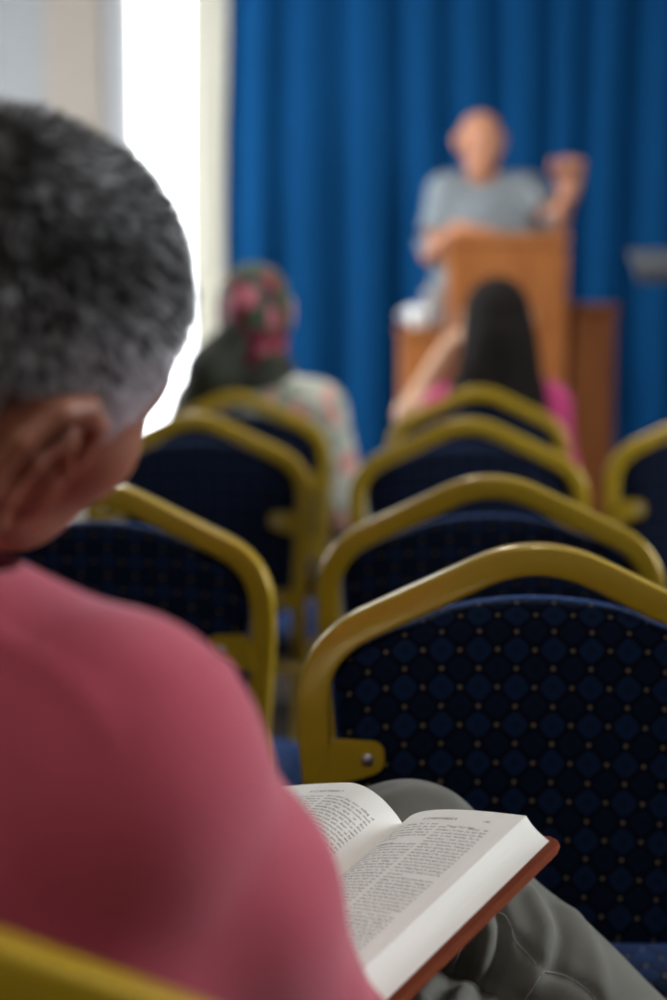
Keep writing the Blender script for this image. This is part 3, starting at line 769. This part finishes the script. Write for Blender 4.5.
bm = bmesh.new(); bm.from_mesh(hb.data)
cs = np.array([f.calc_center_median()[:] for f in bm.faces]); hl = hairline(loc(cs))
bmesh.ops.delete(bm, geom=[f for f, h in zip(list(bm.faces), hl) if h < 0], context='FACES')
bm.to_mesh(hb.data); bm.free()
me = hb.data; me.calc_loop_triangles()
tri = np.array([t.vertices[:] for t in me.loop_triangles]); vc = np.array([v.co[:] for v in me.vertices])
A_, B_, C_ = vc[tri[:, 0]], vc[tri[:, 1]], vc[tri[:, 2]]; nrm = np.cross(B_-A_, C_-A_); ar = np.linalg.norm(nrm, axis=1); nrm /= ar[:, None]
g = np.random.default_rng(4); NS = 34000
idx = g.choice(len(tri), NS, p=ar/ar.sum()); r1 = np.sqrt(g.random(NS)); r2 = g.random(NS)
P0 = A_[idx]*(1-r1)[:, None]+B_[idx]*(r1*(1-r2))[:, None]+C_[idx]*(r1*r2)[:, None]; N0 = nrm[idx]
L0 = loc(P0)
HRn = np.array(HR)
crown = np.array((0.01, -.06, .095)); fl = L0-crown; fl -= (fl*(N0 @ HRn)).sum(1)[:, None]*(N0 @ HRn); fl /= np.maximum(np.linalg.norm(fl, axis=1, keepdims=True), 1e-6)
fl = fl @ HRn.T
clump = np.array([[mnoise.noise(Vector(p)*26), mnoise.noise(Vector(p)*26+Vector((9, 9, 9))), mnoise.noise(Vector(p)*26+Vector((5, 1, 7)))] for p in P0])
low = np.clip((.055-L0[:, 2])/.075, 0, 1)
ln = (.0145-.0065*low)*(g.random(NS)*.5+.7)
dirv = N0*(.62-.25*low)[:, None]+fl*.75+clump*.38+g.normal(0, .13, (NS, 3)); dirv /= np.linalg.norm(dirv, axis=1, keepdims=True)
tipd = dirv*.6+fl*.55; tipd /= np.linalg.norm(tipd, axis=1, keepdims=True)
w = np.cross(dirv, g.normal(0, 1, (NS, 3))); w /= np.linalg.norm(w, axis=1, keepdims=True); w2 = np.cross(dirv, w)
rad = .00042
b0 = P0-N0*.001; m0 = b0+dirv*(ln*.55)[:, None]; t0 = m0+tipd*(ln*.45)[:, None]
tri3 = [w, -.5*w+.866*w2, -.5*w-.866*w2]
vs = np.stack([b0+q*rad for q in tri3]+[m0+q*rad*.8 for q in tri3]+[t0], 1).reshape(-1, 3)
base = np.arange(NS)*7
F4 = [(0, 1, 4, 3), (1, 2, 5, 4), (2, 0, 3, 5)]; F3 = [(3, 4, 6), (4, 5, 6), (5, 3, 6)]
faces = []
for f in F4+F3: faces.append((base[:, None]+np.array(f)))
fl_ = [tuple(r) for arr in faces for r in arr.tolist()]
hm = bpy.data.meshes.new('strands'); hm.from_pydata(vs.tolist(), [], fl_); hm.update()
# colour: dark on the crown, silver towards temples and nape, salt and pepper everywhere
gmix = np.clip((.092-L0[:, 2]+L0[:, 1]*.3)/.10, 0, 1)**1.7*1.15 + clump[:, 0]*.14 + .12*np.clip(L0[:, 1]/.08, 0, 1)  # temple silver raised further: window backlight put into the strand colour
rr = g.random(NS); white = rr < np.clip(.10+gmix*1.25+clump[:, 1]*.18, .03, .96)
cl = np.where(white[:, None], np.array((.92, .91, .95))*(.5+.5*g.random((NS, 1))), np.array((.022, .019, .018))*(.7+.8*g.random((NS, 1))))
at_ = hm.color_attributes.new('strand', 'FLOAT_COLOR', 'POINT')
cc = np.concatenate([np.repeat(cl, 7, 0), np.ones((NS*7, 1))], 1).astype(np.float32); at_.data.foreach_set('color', cc.ravel())
ho = link('strands', hm, M_GREYH, hb)
into(hb, man)
ho['kind'] = 'stuff'

# collar band of the shirt
def ring_pts(c, nrm_, r1_, r2_, u, n=40):
    nrm_ = nrm_.normalized(); u = (u-nrm_*u.dot(nrm_)).normalized(); w_ = nrm_.cross(u)
    return [c+u*r1_*math.cos(2*PI*i/n)+w_*r2_*math.sin(2*PI*i/n) for i in range(n)]

# ------------------------------------------------------------------ the open book
bk = empty('open_book', G1 - bkU*BH*.5)
bk.rotation_euler = Matrix((bkR, bkU, bkN)).transposed().to_euler()
tag(bk, 'open thick book with two-column pages and a red-brown leather cover on the man\'s crossed knee', 'book')
def page_curve(s, left):
    """height and reach of the page surface at arc fraction s, from the gutter out"""
    if left:
        x = BW*(s - .16*math.sin(PI*min(1, s*1.0))*(1-s)); z = .036*math.sin(min(s/.42, 1)*PI/2)**.8 - .006*max(0, (s-.42)/.58)**1.5
        return -x*.98, z-.002
    x = BW*s*1.0; z = .0125*(1-math.exp(-s*9)) + .003*math.sin(PI*s)
    return x, z-.002
def page_block(left):
    bm = bmesh.new(); n_ = 36; prof = []
    for i in range(n_+1):
        prof.append(page_curve(i/n_, left))
    xe, ze = prof[-1]; sg = -1 if left else 1
    zb = -.010
    for k in range(1, 9):                              # slanted, slightly hollow fore-edge
        q = k/8; prof.append((xe+sg*(.013*q-.0025*math.sin(PI*q)), ze+(zb-ze)*q))
    prof += [(xe*.5, zb), (0, zb)]
    rows = []
    for j, y in enumerate([-BH/2, -BH/2+.002] + [(-BH/2+.01+(BH-.02)*k/10) for k in range(11)] + [BH/2-.002, BH/2]):
        rows.append([bm.verts.new((x, y, z)) for x, z in prof])
    k = len(prof)
    for A, B in zip(rows, rows[1:]):
        for i in range(k): bm.faces.new((A[i], A[(i+1) % k], B[(i+1) % k], B[i]))
    bm.faces.new(rows[0][::-1]); bm.faces.new(rows[-1])
    o = bmobj('page_block', bm, M_PAGES, bk)
    me = o.data
    e = o.modifiers.new('e', 'EDGE_SPLIT'); e.split_angle = math.radians(38)
    return o
# fore-edge: fine leaf lines following the block
M_PAGES = mat('cream_page_edges', (.87, .86, .81), rough=.8, var=.05, vscale=25, aniso=(4, 1, 60), bump=.3, bscale=40, bdist=.0008)
_b = M_PAGES.node_tree.nodes['Principled BSDF']
page_block(True); page_block(False)
bm = bmesh.new()
cw_, chh = BW+.022, BH/2+.006
out = []
for cx, cy, a0 in ((cw_-.012, chh-.012, 0), (-cw_+.012, chh-.012, 90), (-cw_+.012, -chh+.012, 180), (cw_-.012, -chh+.012, 270)):
    for k in range(7):
        a = math.radians(a0+15*k); out.append((cx+.012*math.cos(a), cy+.012*math.sin(a)))
top = [bm.verts.new((x, y, -.0102+.0005*abs(x)/cw_)) for x, y in out]; bot = [bm.verts.new((x, y, -.0158)) for x, y in out]
bm.faces.new(top); bm.faces.new(bot[::-1])
for i in range(len(out)): bm.faces.new((top[i], top[(i+1) % len(out)], bot[(i+1) % len(out)], bot[i]))
bmesh.ops.bevel(bm, geom=[e for e in bm.edges if e.calc_length() > 0 and abs(e.verts[0].co.z-e.verts[1].co.z) < .003], offset=.0012, segments=2, affect='EDGES')
cv = bmobj('cover', bm, M_LEATH, bk, False); cv['label'] = 'red-brown leather cover'

TXT = ("Moreover, brethren, we do you to wit of the grace of God bestowed on the churches of Macedonia; How that in a great trial of affliction the abundance of their joy and their deep poverty abounded unto the riches of their liberality. "
 "For to their power, I bear record, yea, and beyond their power they were willing of themselves; Praying us with much intreaty that we would receive the gift, and take upon us the fellowship of the ministering to the saints. "
 "And this they did, not as we hoped, but first gave their own selves to the Lord, and unto us by the will of God. Insomuch that we desired Titus, that as he had begun, so he would also finish in you the same grace also. "
 "Therefore, as ye abound in every thing, in faith, and utterance, and knowledge, and in all diligence, and in your love to us, see that ye abound in this grace also. I speak not by commandment, but by occasion of the forwardness of others, and to prove the sincerity of your love. ")
def text_mesh(body, x, y, size, width, align='JUSTIFY', bold=0):
    cu = bpy.data.curves.new('t', 'FONT'); cu.body = body; cu.size = size; cu.resolution_u = 1; cu.align_x = align
    cu.offset = bold; cu.space_line = 1.18
    if width:
        cu.text_boxes[0].width = width
    o = bpy.data.objects.new('t', cu); COL.objects.link(o)
    me = bpy.data.meshes.new_from_object(o.evaluated_get(bpy.context.evaluated_depsgraph_get()))
    bpy.data.objects.remove(o)
    vs = [(v.co.x+x, v.co.y+y) for v in me.vertices]; fs = [tuple(p.vertices) for p in me.polygons]
    bpy.data.meshes.remove(me); return vs, fs
def print_page(left):
    VS, FS = [], []
    def add(r, cut=None):
        vs, fs = r; b0 = len(VS); VS.extend(vs)
        for f in fs:
            if cut is not None and min(vs[i][1] for i in f) < cut: continue
            FS.append(tuple(i+b0 for i in f))
    m0 = .014 if not left else .012; cwid = .0475; gap = .0045; top = BH/2-.0215
    x0s = [m0, m0+cwid+gap]
    rr_ = random.Random(5+left); w_ = TXT.split()
    for c, x0 in enumerate(x0s):
        y = top
        breaks = [(0, 5), (1, 22)] if c == 0 else [(1, 17), (0, 12)]
        if left: breaks = [(0, 30), (0, 30)]
        for hd, nl in breaks + [(0, 40)]:
            if hd:
                add(text_mesh('Giving freely' if c == 0 else 'Titus is sent to them', x0+.006, y-.0022, .0032, 0, 'LEFT')); y -= .0038
            st = rr_.randrange(60); bod = ' '.join((w_*3)[st:st+int(nl*6.2)])
            vs, fs = text_mesh(bod, x0, y, .0033, cwid)
            if vs:
                yb = min(v[1] for v in vs); add((vs, fs), -BH/2+.012); y = yb-.0036
            if y < -BH/2+.015: break
    add(text_mesh('II CORINTHIANS 8' if not left else 'II CORINTHIANS 7', .040, BH/2-.0145, .0042, 0, 'LEFT'))
    add(text_mesh('1282' if not left else '1281', .1 if not left else .012, BH/2-.0145, .0034, 0, 'LEFT'))
    if left:
        # the left page is read from its outer edge towards the gutter
        VS = [(BW-.006-x, y) for x, y in VS]
    out_ = []
    for x, y in VS:
        s = max(.0, min(1, x/BW)); a, z = page_curve(s, left); a2, z2 = page_curve(min(1, s+.01), left)
        tx, tz = a2-a, z2-z; L_ = math.hypot(tx, tz) or 1
        nx, nz = (-tz/L_, tx/L_) if tx > 0 else (tz/L_, -tx/L_)
        out_.append((a+nx*.00025, y, z+nz*.00025))
    me = bpy.data.meshes.new('printed_text'); me.from_pydata(out_, [], FS); me.update()
    o = link('printed_text', me, M_INK, bk, False)
print_page(True); print_page(False)

# ------------------------------------------------------------------ lectern, cabinets and what stands on them
def lectern():
    c = at(509, 300, 5.45); w = .385; X = c.x; H = at(500, 240, 5.45).z
    r = tag(empty('lectern', (X, 5.45, 0)), 'tall orange-brown wooden lectern the speaker leans on', 'lectern')
    hw = w/2
    bm = bmesh.new(); box(bm, -hw+.02, hw-.02, 0, .02, .06, H-.012, .002); bmobj('front_panel', bm, M_LECT, r, False)
    for s in (-1, 1):
        boxobj('side_panel', (s*hw-.0 if s < 0 else hw-.02, s*hw+.02 if s < 0 else hw, -.004, .32, .06, H-.03), M_LECT, r, .002)
    boxobj('base', (-hw-.006, hw+.006, -.02, .33, 0, .06), M_LECT, r, .006)
    boxobj('shelf', (-hw+.02, hw-.02, .02, .31, .75, .77), M_LECT, r)
    mt = Matrix.Translation((0, .18, H-.02)) @ Matrix.Rotation(math.radians(-7), 4, 'X')
    bm = bmesh.new(); box(bm, -hw-.004, hw+.004, -.185, .16, -.012, .012, .003, mt); box(bm, -hw-.004, hw+.004, -.190, -.175, -.012, .020, .003, mt)
    bmobj('reading_top', bm, M_LECT, r, False)
    return X, H
LX, LH = lectern()
def cabinet(name, px0, px1, py, Y, m, label, cat, dep=.35):
    x0, x1 = at(px0, py, Y).x, at(px1, py, Y).x; H = at(px0, py, Y).z
    r = tag(empty(name, ((x0+x1)/2, Y, 0)), label, cat); h = (x1-x0)/2
    bm = bmesh.new(); box(bm, -h, h, 0, dep, .05, H-.025, .003); bmobj('body', bm, m, r, False)
    boxobj('top_board', (-h-.008, h+.008, -.012, dep+.01, H-.025, H), m, r, .004)
    boxobj('plinth', (-h+.015, h-.015, .02, dep-.01, 0, .05), m, r)
    boxobj('door', (-h+.03, h-.03, -.008, 0, .09, H-.06), m, r, .004)
    return (x0+x1)/2, H
sx, sh_ = cabinet('side_cabinet', 402, 446, 328, 5.45, M_LECT, 'low orange-brown cabinet left of the lectern carrying the glass and white cup', 'cabinet', .24)
cabinet('side_cabinet', 573, 616, 304, 5.46, M_LECT2, 'dark red-brown wooden cabinet standing right of the lectern', 'cabinet', .30)
def cup_at(px, Y): return at(px, 310, Y).x
gx = at(433, 300, 5.52).x
r = tag(empty('drinking_glass', (gx, 5.53, sh_)), 'tall clear glass of water on the cabinet left of the lectern', 'glass')
bm = bmesh.new(); lathe(bm, [(.028, 0), (.030, .004), (.037, .13), (.034, .13), (.0275, .008), (.001, .008)], 28); bmobj('glass_body', bm, M_GLASS, r)
bm = bmesh.new(); lathe(bm, [(.0268, .0085), (.0318, .085), (.001, .085)], 28); bmobj('water', bm, M_WATER, r)
cx = at(418, 310, 5.48).x
r = tag(empty('cup', (cx, 5.48, sh_)), 'round white cup on the cabinet in front of the glass', 'cup')
bm = bmesh.new(); lathe(bm, [(.022, 0), (.024, .003), (.037, .03), (.042, .072), (.0395, .072), (.034, .03), (.02, .008), (.001, .007)], 28); bmobj('cup_body', bm, M_CHINA, r)
bm = bmesh.new(); hpnt = [Vector((-.038-.026*math.sin(PI*i/12), 0, .02+.038*i/12)) for i in range(13)]; sweep(bm, hpnt, circ(.0045, 10)); bmobj('handle', bm, M_CHINA, r)
# music stand at the right edge
ms = at(688, 264, 4.9)
r = tag(empty('music_stand', (ms.x, 4.9, 0)), 'black metal music stand cut by the right edge in front of the blue curtain', 'music stand')
mt = Matrix.Translation((0, 0, ms.z)) @ Matrix.Rotation(math.radians(24), 4, 'X')
M_MS = mat('grey_black_metal', (.12, .125, .135), rough=.4, metal=.3)
bm = bmesh.new(); box(bm, -.165, .25, -.10, .10, -.004, .004, .002, mt); bmobj('desk', bm, M_MS, r, False)
bm = bmesh.new(); box(bm, -.165, .25, -.108, -.098, -.014, .03, .002, mt); bmobj('ledge', bm, M_MS, r, False)
bm = bmesh.new(); sweep(bm, [V(0, .02, .06), V(0, .02, ms.z-.02)], circ(.011)); bmobj('pole', bm, M_MS, r)
for k in range(3):
    a = 2*PI*k/3+.5; bm = bmesh.new(); sweep(bm, [V(0, .02, .28), V(.27*math.cos(a), .02+.27*math.sin(a), .012)], circ(.008, 10), side=V(.3, .2, 1)); bmobj('leg', bm, M_MS, r)

# ------------------------------------------------------------------ generic dressed figure
def figure(root, J, HO, HR, Rb, s, skin, parts, hands, feet=True, ear=1., voxel=.006, cw=None):
    nk = tp(HR, HO, (0, -.03*s, -.075*s))
    P = torso_prims(J, s, Rb) + [cone(J['neck'], nk, .047*s, .048*s, .03)]
    P += arm_prims(J, 'R', s) + arm_prims(J, 'L', s) + leg_prims(J, 'R', s) + leg_prims(J, 'L', s) + head_prims(HO, HR, s, ear) + hands
    into(solid('body', P, voxel, skin), root)
    n0 = set(bpy.data.objects); eyes(HO, HR, s, root)
    for q in set(bpy.data.objects)-n0:
        if q.parent is root: q.matrix_parent_inverse = Matrix.Translation(-root.location)
    for nm, pr, m, inf, clips, vx in parts: into(solid(nm, pr, vx, m, None, inf=inf, clips=clips, thick=.0015), root)

# speaker, facing the seats
sc = 1.0; SY = 5.93
hc = at(481, 142, SY); HRs = frame(math.radians(180-8), math.radians(8), 0); Rbs = frame(math.radians(180), 0, 0)
# his right hand side is at the viewer's left
J2 = dict(neck=V(hc.x+.005, SY+.03, hc.z-.145), chest=V(at(486, 200, SY).x, SY+.03, hc.z-.31), pelvis=V(hc.x+.01, SY+.08, .97), cw=.19, cd=.12, arm=1.1,
          sR=at(447, 193, SY+.02), sL=at(526, 193, SY+.02), trap=.0, eR=at(433, 253, SY-.02), wR=at(458, 229, SY-.24),
          eL=at(556, 222, SY-.06), wL=at(569, 192, SY-.14),
          hR=V(hc.x-.09, SY+.08, .93), hL=V(hc.x+.10, SY+.08, .93), kR=V(hc.x-.11, SY+.04, .50), kL=V(hc.x+.12, SY+.06, .50), aR=V(hc.x-.12, SY+.1, .09), aL=V(hc.x+.13, SY+.1, .09))
sp_ = tag(empty('person', (hc.x, SY+.08, 0)), 'person in a grey t-shirt speaking at the lectern with one fist raised', 'person')
hd = hand_prims(J2['wR'], V(.9, -.25, -.02), V(0, -.2, 1), -1, .45) + hand_prims(J2['wL'], V(.05, -.1, 1), V(.1, .9, .1), 1, 1.5, 1.12)
tb = torso_prims(J2, 1, Rbs)
def sleeve(J, q, f, r0=.056, r1=.052): return cone(J['s'+q], J['s'+q]+(J['e'+q]-J['s'+q])*f, r0, r1, .03)
def slclip(J, q, f): return (J['s'+q]+(J['e'+q]-J['s'+q])*f, J['e'+q]-J['s'+q], .078)
legs2 = [ell(J2['pelvis'], [.175, .13, .13], Rbs, .05)]+[c for q in 'RL' for c in (cone(J2['h'+q], J2['k'+q], .088, .065, .03), cone(J2['k'+q], J2['a'+q], .065, .055, .03))]
hair2 = [ell(tp(HRs, hc, (0, -.02, .024)), [.072, .086, .079], HRs, .02), ell(tp(HRs, hc, (0, -.042, -.02)), [.058, .048, .056], HRs, .03)]
figure(sp_, J2, hc, HRs, Rbs, .93, M_SKIN2, [
    ('shirt', tb+[sleeve(J2, 'R', .80, .053, .058), sleeve(J2, 'L', .74, .053, .058)], M_GREYT, .012, [slclip(J2, 'R', .68), slclip(J2, 'L', .62), (J2['neck']+V(0, 0, .012), V(0, -.3, 1), .085), (V(hc.x, SY+.08, .90), V(0, 0, -1), .4)], .008),
    ('trousers', legs2, M_DARKT, .004, [(J2['aR'], V(0, 0, -1), .12), (J2['aL'], V(0, 0, -1), .12)], .009),
    ('shoe', foot_prims(J2['aR'], V(-.1, -1, 0), 1), M_SHOE, .006, [], .008), ('shoe', foot_prims(J2['aL'], V(.1, -1, 0), 1), M_SHOE, .006, [], .008)], hd)
hh = into(solid('hair', hair2, .005, mat('close_cropped_grey_hair', (.36, .22, .15), rough=.7), None, inf=.0025, clips=[(tp(HRs, hc, (0, -.02, .03)), HRs @ V(0, .95, -.35), .3)]), sp_)

def seated(Y, px, hpx, yaw, s, lean=.02):
    """joints of a person sitting on the chair whose back stands at Y, face direction yaw"""
    b = at(px, 400, Y); Rb = frame(yaw); hc = at(hpx[0], hpx[1], Y+.16)
    o = V(b.x, Y+.20, 0)
    T = lambda x, y, z: o + Rb @ V(x, y, z)
    nz = hc.z-.15*s
    J = dict(neck=V(hc.x*.7+o.x*.3, Y+.15, nz), chest=V(hc.x*.4+o.x*.6, Y+.16, nz-.17), pelvis=T(0, .02, .62), cw=.15, cd=.10,
             sR=V(hc.x*.6+o.x*.4, Y+.15, nz-.065)+Rb @ V(.145, 0, 0), sL=V(hc.x*.6+o.x*.4, Y+.15, nz-.065)+Rb @ V(-.145, 0, 0),
             hR=T(.08, .04, .60), hL=T(-.08, .04, .60), kR=T(.09, .44, .56), kL=T(-.09, .44, .56), aR=T(.09, .42, .10), aL=T(-.09, .42, .10))
    J['eR'] = J['sR']+Rb @ V(.05, .03, -.25); J['eL'] = J['sL']+Rb @ V(-.05, .03, -.25)
    J['wR'] = T(.08, .25, .66); J['wL'] = T(-.08, .25, .66)
    return J, hc, Rb

# woman in a floral headscarf
J3, h3, R3 = seated(3.78, 250, (256, 316), math.radians(8), .95)
J3['sL'] = J3['sL']+V(.02, 0, -.01); J3['eR'] = J3['sR']+V(.065, .02, -.26)
HR3 = frame(math.radians(6), math.radians(8), math.radians(-4))
for q_ in ('sR', 'sL'): J3[q_] = J3[q_]+V(.004 if q_ == 'sR' else 0, 0, -.022 if q_ == 'sR' else .0)
J3['cw'] = .17
w3 = tag(empty('person', (J3['pelvis'].x, J3['pelvis'].y, 0)), 'person in a red and green floral headscarf and pale floral dress, seated before the window', 'person')
hd = hand_prims(J3['wR'], V(-.7, .5, -.1), V(0, .1, 1), -1, .3, .9) + hand_prims(J3['wL'], V(.7, .5, -.1), V(0, .1, 1), 1, .3, .9)
tb3 = torso_prims(J3, .97, R3)
def armcloth(J, q, f=.9): return [cone(J['s'+q], J['e'+q], .062, .056, .03), cone(J['e'+q], J['e'+q]+(J['w'+q]-J['e'+q])*f, .056, .045, .03)]
skirt3 = [ell(J3['pelvis'], [.18, .14, .12], R3, .05), cone(J3['hR'], J3['kR'], .10, .09, .05), cone(J3['hL'], J3['kL'], .10, .09, .05), cone((J3['hL']+J3['hR'])/2, (J3['kL']+J3['kR'])/2, .09, .085, .05),
          cone(J3['kR'], J3['aR']+V(0, 0, .15), .09, .10, .06), cone(J3['kL'], J3['aL']+V(0, 0, .15), .09, .10, .06), cone((J3['kL']+J3['kR'])/2, (J3['aL']+J3['aR'])/2+V(0, 0, .15), .09, .10, .06)]
figure(w3, J3, h3, HR3, R3, .95, M_SKIN3, [
    ('dress', tb3+armcloth(J3, 'R')+armcloth(J3, 'L')+skirt3, M_DRESS, .012, [(J3['neck']+V(0, 0, .01), V(0, .2, 1), .09)], .009),
    ('shoe', foot_prims(J3['aR'], V(0, 1, 0), .9), M_SHOE, .006, [], .008), ('shoe', foot_prims(J3['aL'], V(0, 1, 0), .9), M_SHOE, .006, [], .008)], hd, voxel=.007)
TH = lambda x, y, z: tp(HR3, h3, (x, y, z))
scarf = [ell(TH(0, -.018, .030), [.084, .098, .092], HR3, .02), ell(TH(0, -.03, -.02), [.078, .075, .075], HR3, .03), ell(TH(0, -.035, -.08), [.068, .065, .06], HR3, .03), ell(TH(.0, -.105, .0), [.042, .034, .038], HR3, .03), ell(TH(0, -.09, -.045), [.05, .035, .03], HR3, .03)]
into(solid('headscarf', scarf, .006, M_SCARF, None, inf=.004, clips=[(TH(0, .055, .02), HR3 @ V(0, 1, -.15), .3)], thick=.002), w3)
M_SCARFD = mat('dark_olive_scarf_tail_cloth', (.02, .022, .012), rough=.8, var=.5, vscale=25)
tail = [ell(J3['neck']+V(0, 0, .0), [.10, .085, .085], R3, .03), cone(TH(-.03, -.09, -.05), TH(-.10, -.085, -.13), .045, .055, .03), cone(TH(-.10, -.085, -.13), J3['sL']+V(-.035, -.045, -.03), .055, .045, .03), cone(J3['sL']+V(-.035, -.045, -.03), J3['sL']+V(-.06, -.04, -.22), .045, .04, .03)]
tl = into(solid('scarf_tail', tail, .006, M_SCARFD, None), w3); tl['label'] = 'dark olive scarf tail over the left shoulder'

# woman with long dark hair in a magenta top
J4, h4, R4 = seated(3.95, 493, (496, 322), math.radians(-4), .93)
J4['neck'] = V(h4.x, 4.12, h4.z-.165)
J4['sR'] = at(544, 408, 4.12); J4['sL'] = at(456, 410, 4.12); J4['chest'] = V(h4.x, 4.13, J4['neck'].z-.20)
J4['eR'] = at(552, 470, 4.12); J4['eL'] = at(412, 415, 4.16); J4['wL'] = at(452, 345, 4.20)
HR4 = frame(math.radians(-4), math.radians(2), 0)
w4 = tag(empty('person', (J4['pelvis'].x, J4['pelvis'].y, 0)), 'person with long dark hair in a magenta top before the lectern, bare arm raised', 'person')
hd = hand_prims(J4['wR'], V(-.7, .5, -.1), V(0, .1, 1), -1, .3, .88) + hand_prims(J4['wL'], V(.55, -.1, .6), V(-.6, -.2, .5), 1, .5, .88)
J4['cw'] = .14; J4['arm'] = 1.2
tb4 = torso_prims(J4, .93, R4)
legs4 = [ell(J4['pelvis'], [.165, .125, .11], R4, .05)]+[c for q in 'RL' for c in (cone(J4['h'+q], J4['k'+q], .085, .062, .03), cone(J4['k'+q], J4['a'+q], .06, .045, .03))]
figure(w4, J4, h4, HR4, R4, .93, M_SKIN3, [
    ('top', tb4+[cone(J4['sR'], J4['eR'], .056, .052, .03), cone(J4['eR'], J4['eR']+(J4['wR']-J4['eR'])*.8, .05, .042, .03), cone(J4['sL'], J4['sL']+(J4['eL']-J4['sL'])*.3, .056, .052, .03)], M_PINK, .010,
      [(J4['neck']+V(0, 0, .0), V(0, .2, 1), .09), (V(h4.x, 4.17, .52), V(0, 0, -1), .35)], .008),
    ('trousers', legs4, M_DARKT, .004, [(J4['aR'], V(0, 0, -1), .1), (J4['aL'], V(0, 0, -1), .1)], .009),
    ('shoe', foot_prims(J4['aR'], V(0, 1, 0), .88), M_SHOE, .006, [], .008), ('shoe', foot_prims(J4['aL'], V(0, 1, 0), .88), M_SHOE, .006, [], .008)], hd, voxel=.007)
TH = lambda x, y, z: tp(HR4, h4, (x, y, z))
lh = [ell(TH(0, -.012, .024), [.076, .092, .084], HR4, .02), ell(TH(0, -.035, -.03), [.082, .068, .085], HR4, .03),
      cone(TH(-.025, -.055, -.06), TH(-.075, -.075, -.20), .055, .055, .03), cone(TH(.03, -.055, -.06), TH(.065, -.075, -.24), .055, .055, .03), cone(TH(0, -.06, -.05), TH(0, -.085, -.27), .06, .05, .03)]
def hdisp(P): return (.0015*np.sin(P[:, 0]*260+3*np.sin(P[:, 2]*9)) + .002*np.sin(P[:, 0]*90))*np.clip((h4.z+.06-P[:, 2])/.12, .15, 1)
into(solid('hair', lh, .006, M_HAIRD, None, inf=.006, disp=hdisp, clips=[(TH(0, .045, 0), HR4 @ V(0, 1, -.25), .2)]), w4)

bpy.context.view_layer.update()
for a_ in list(bpy.data.meshes):
    if a_.users == 0: bpy.data.meshes.remove(a_)
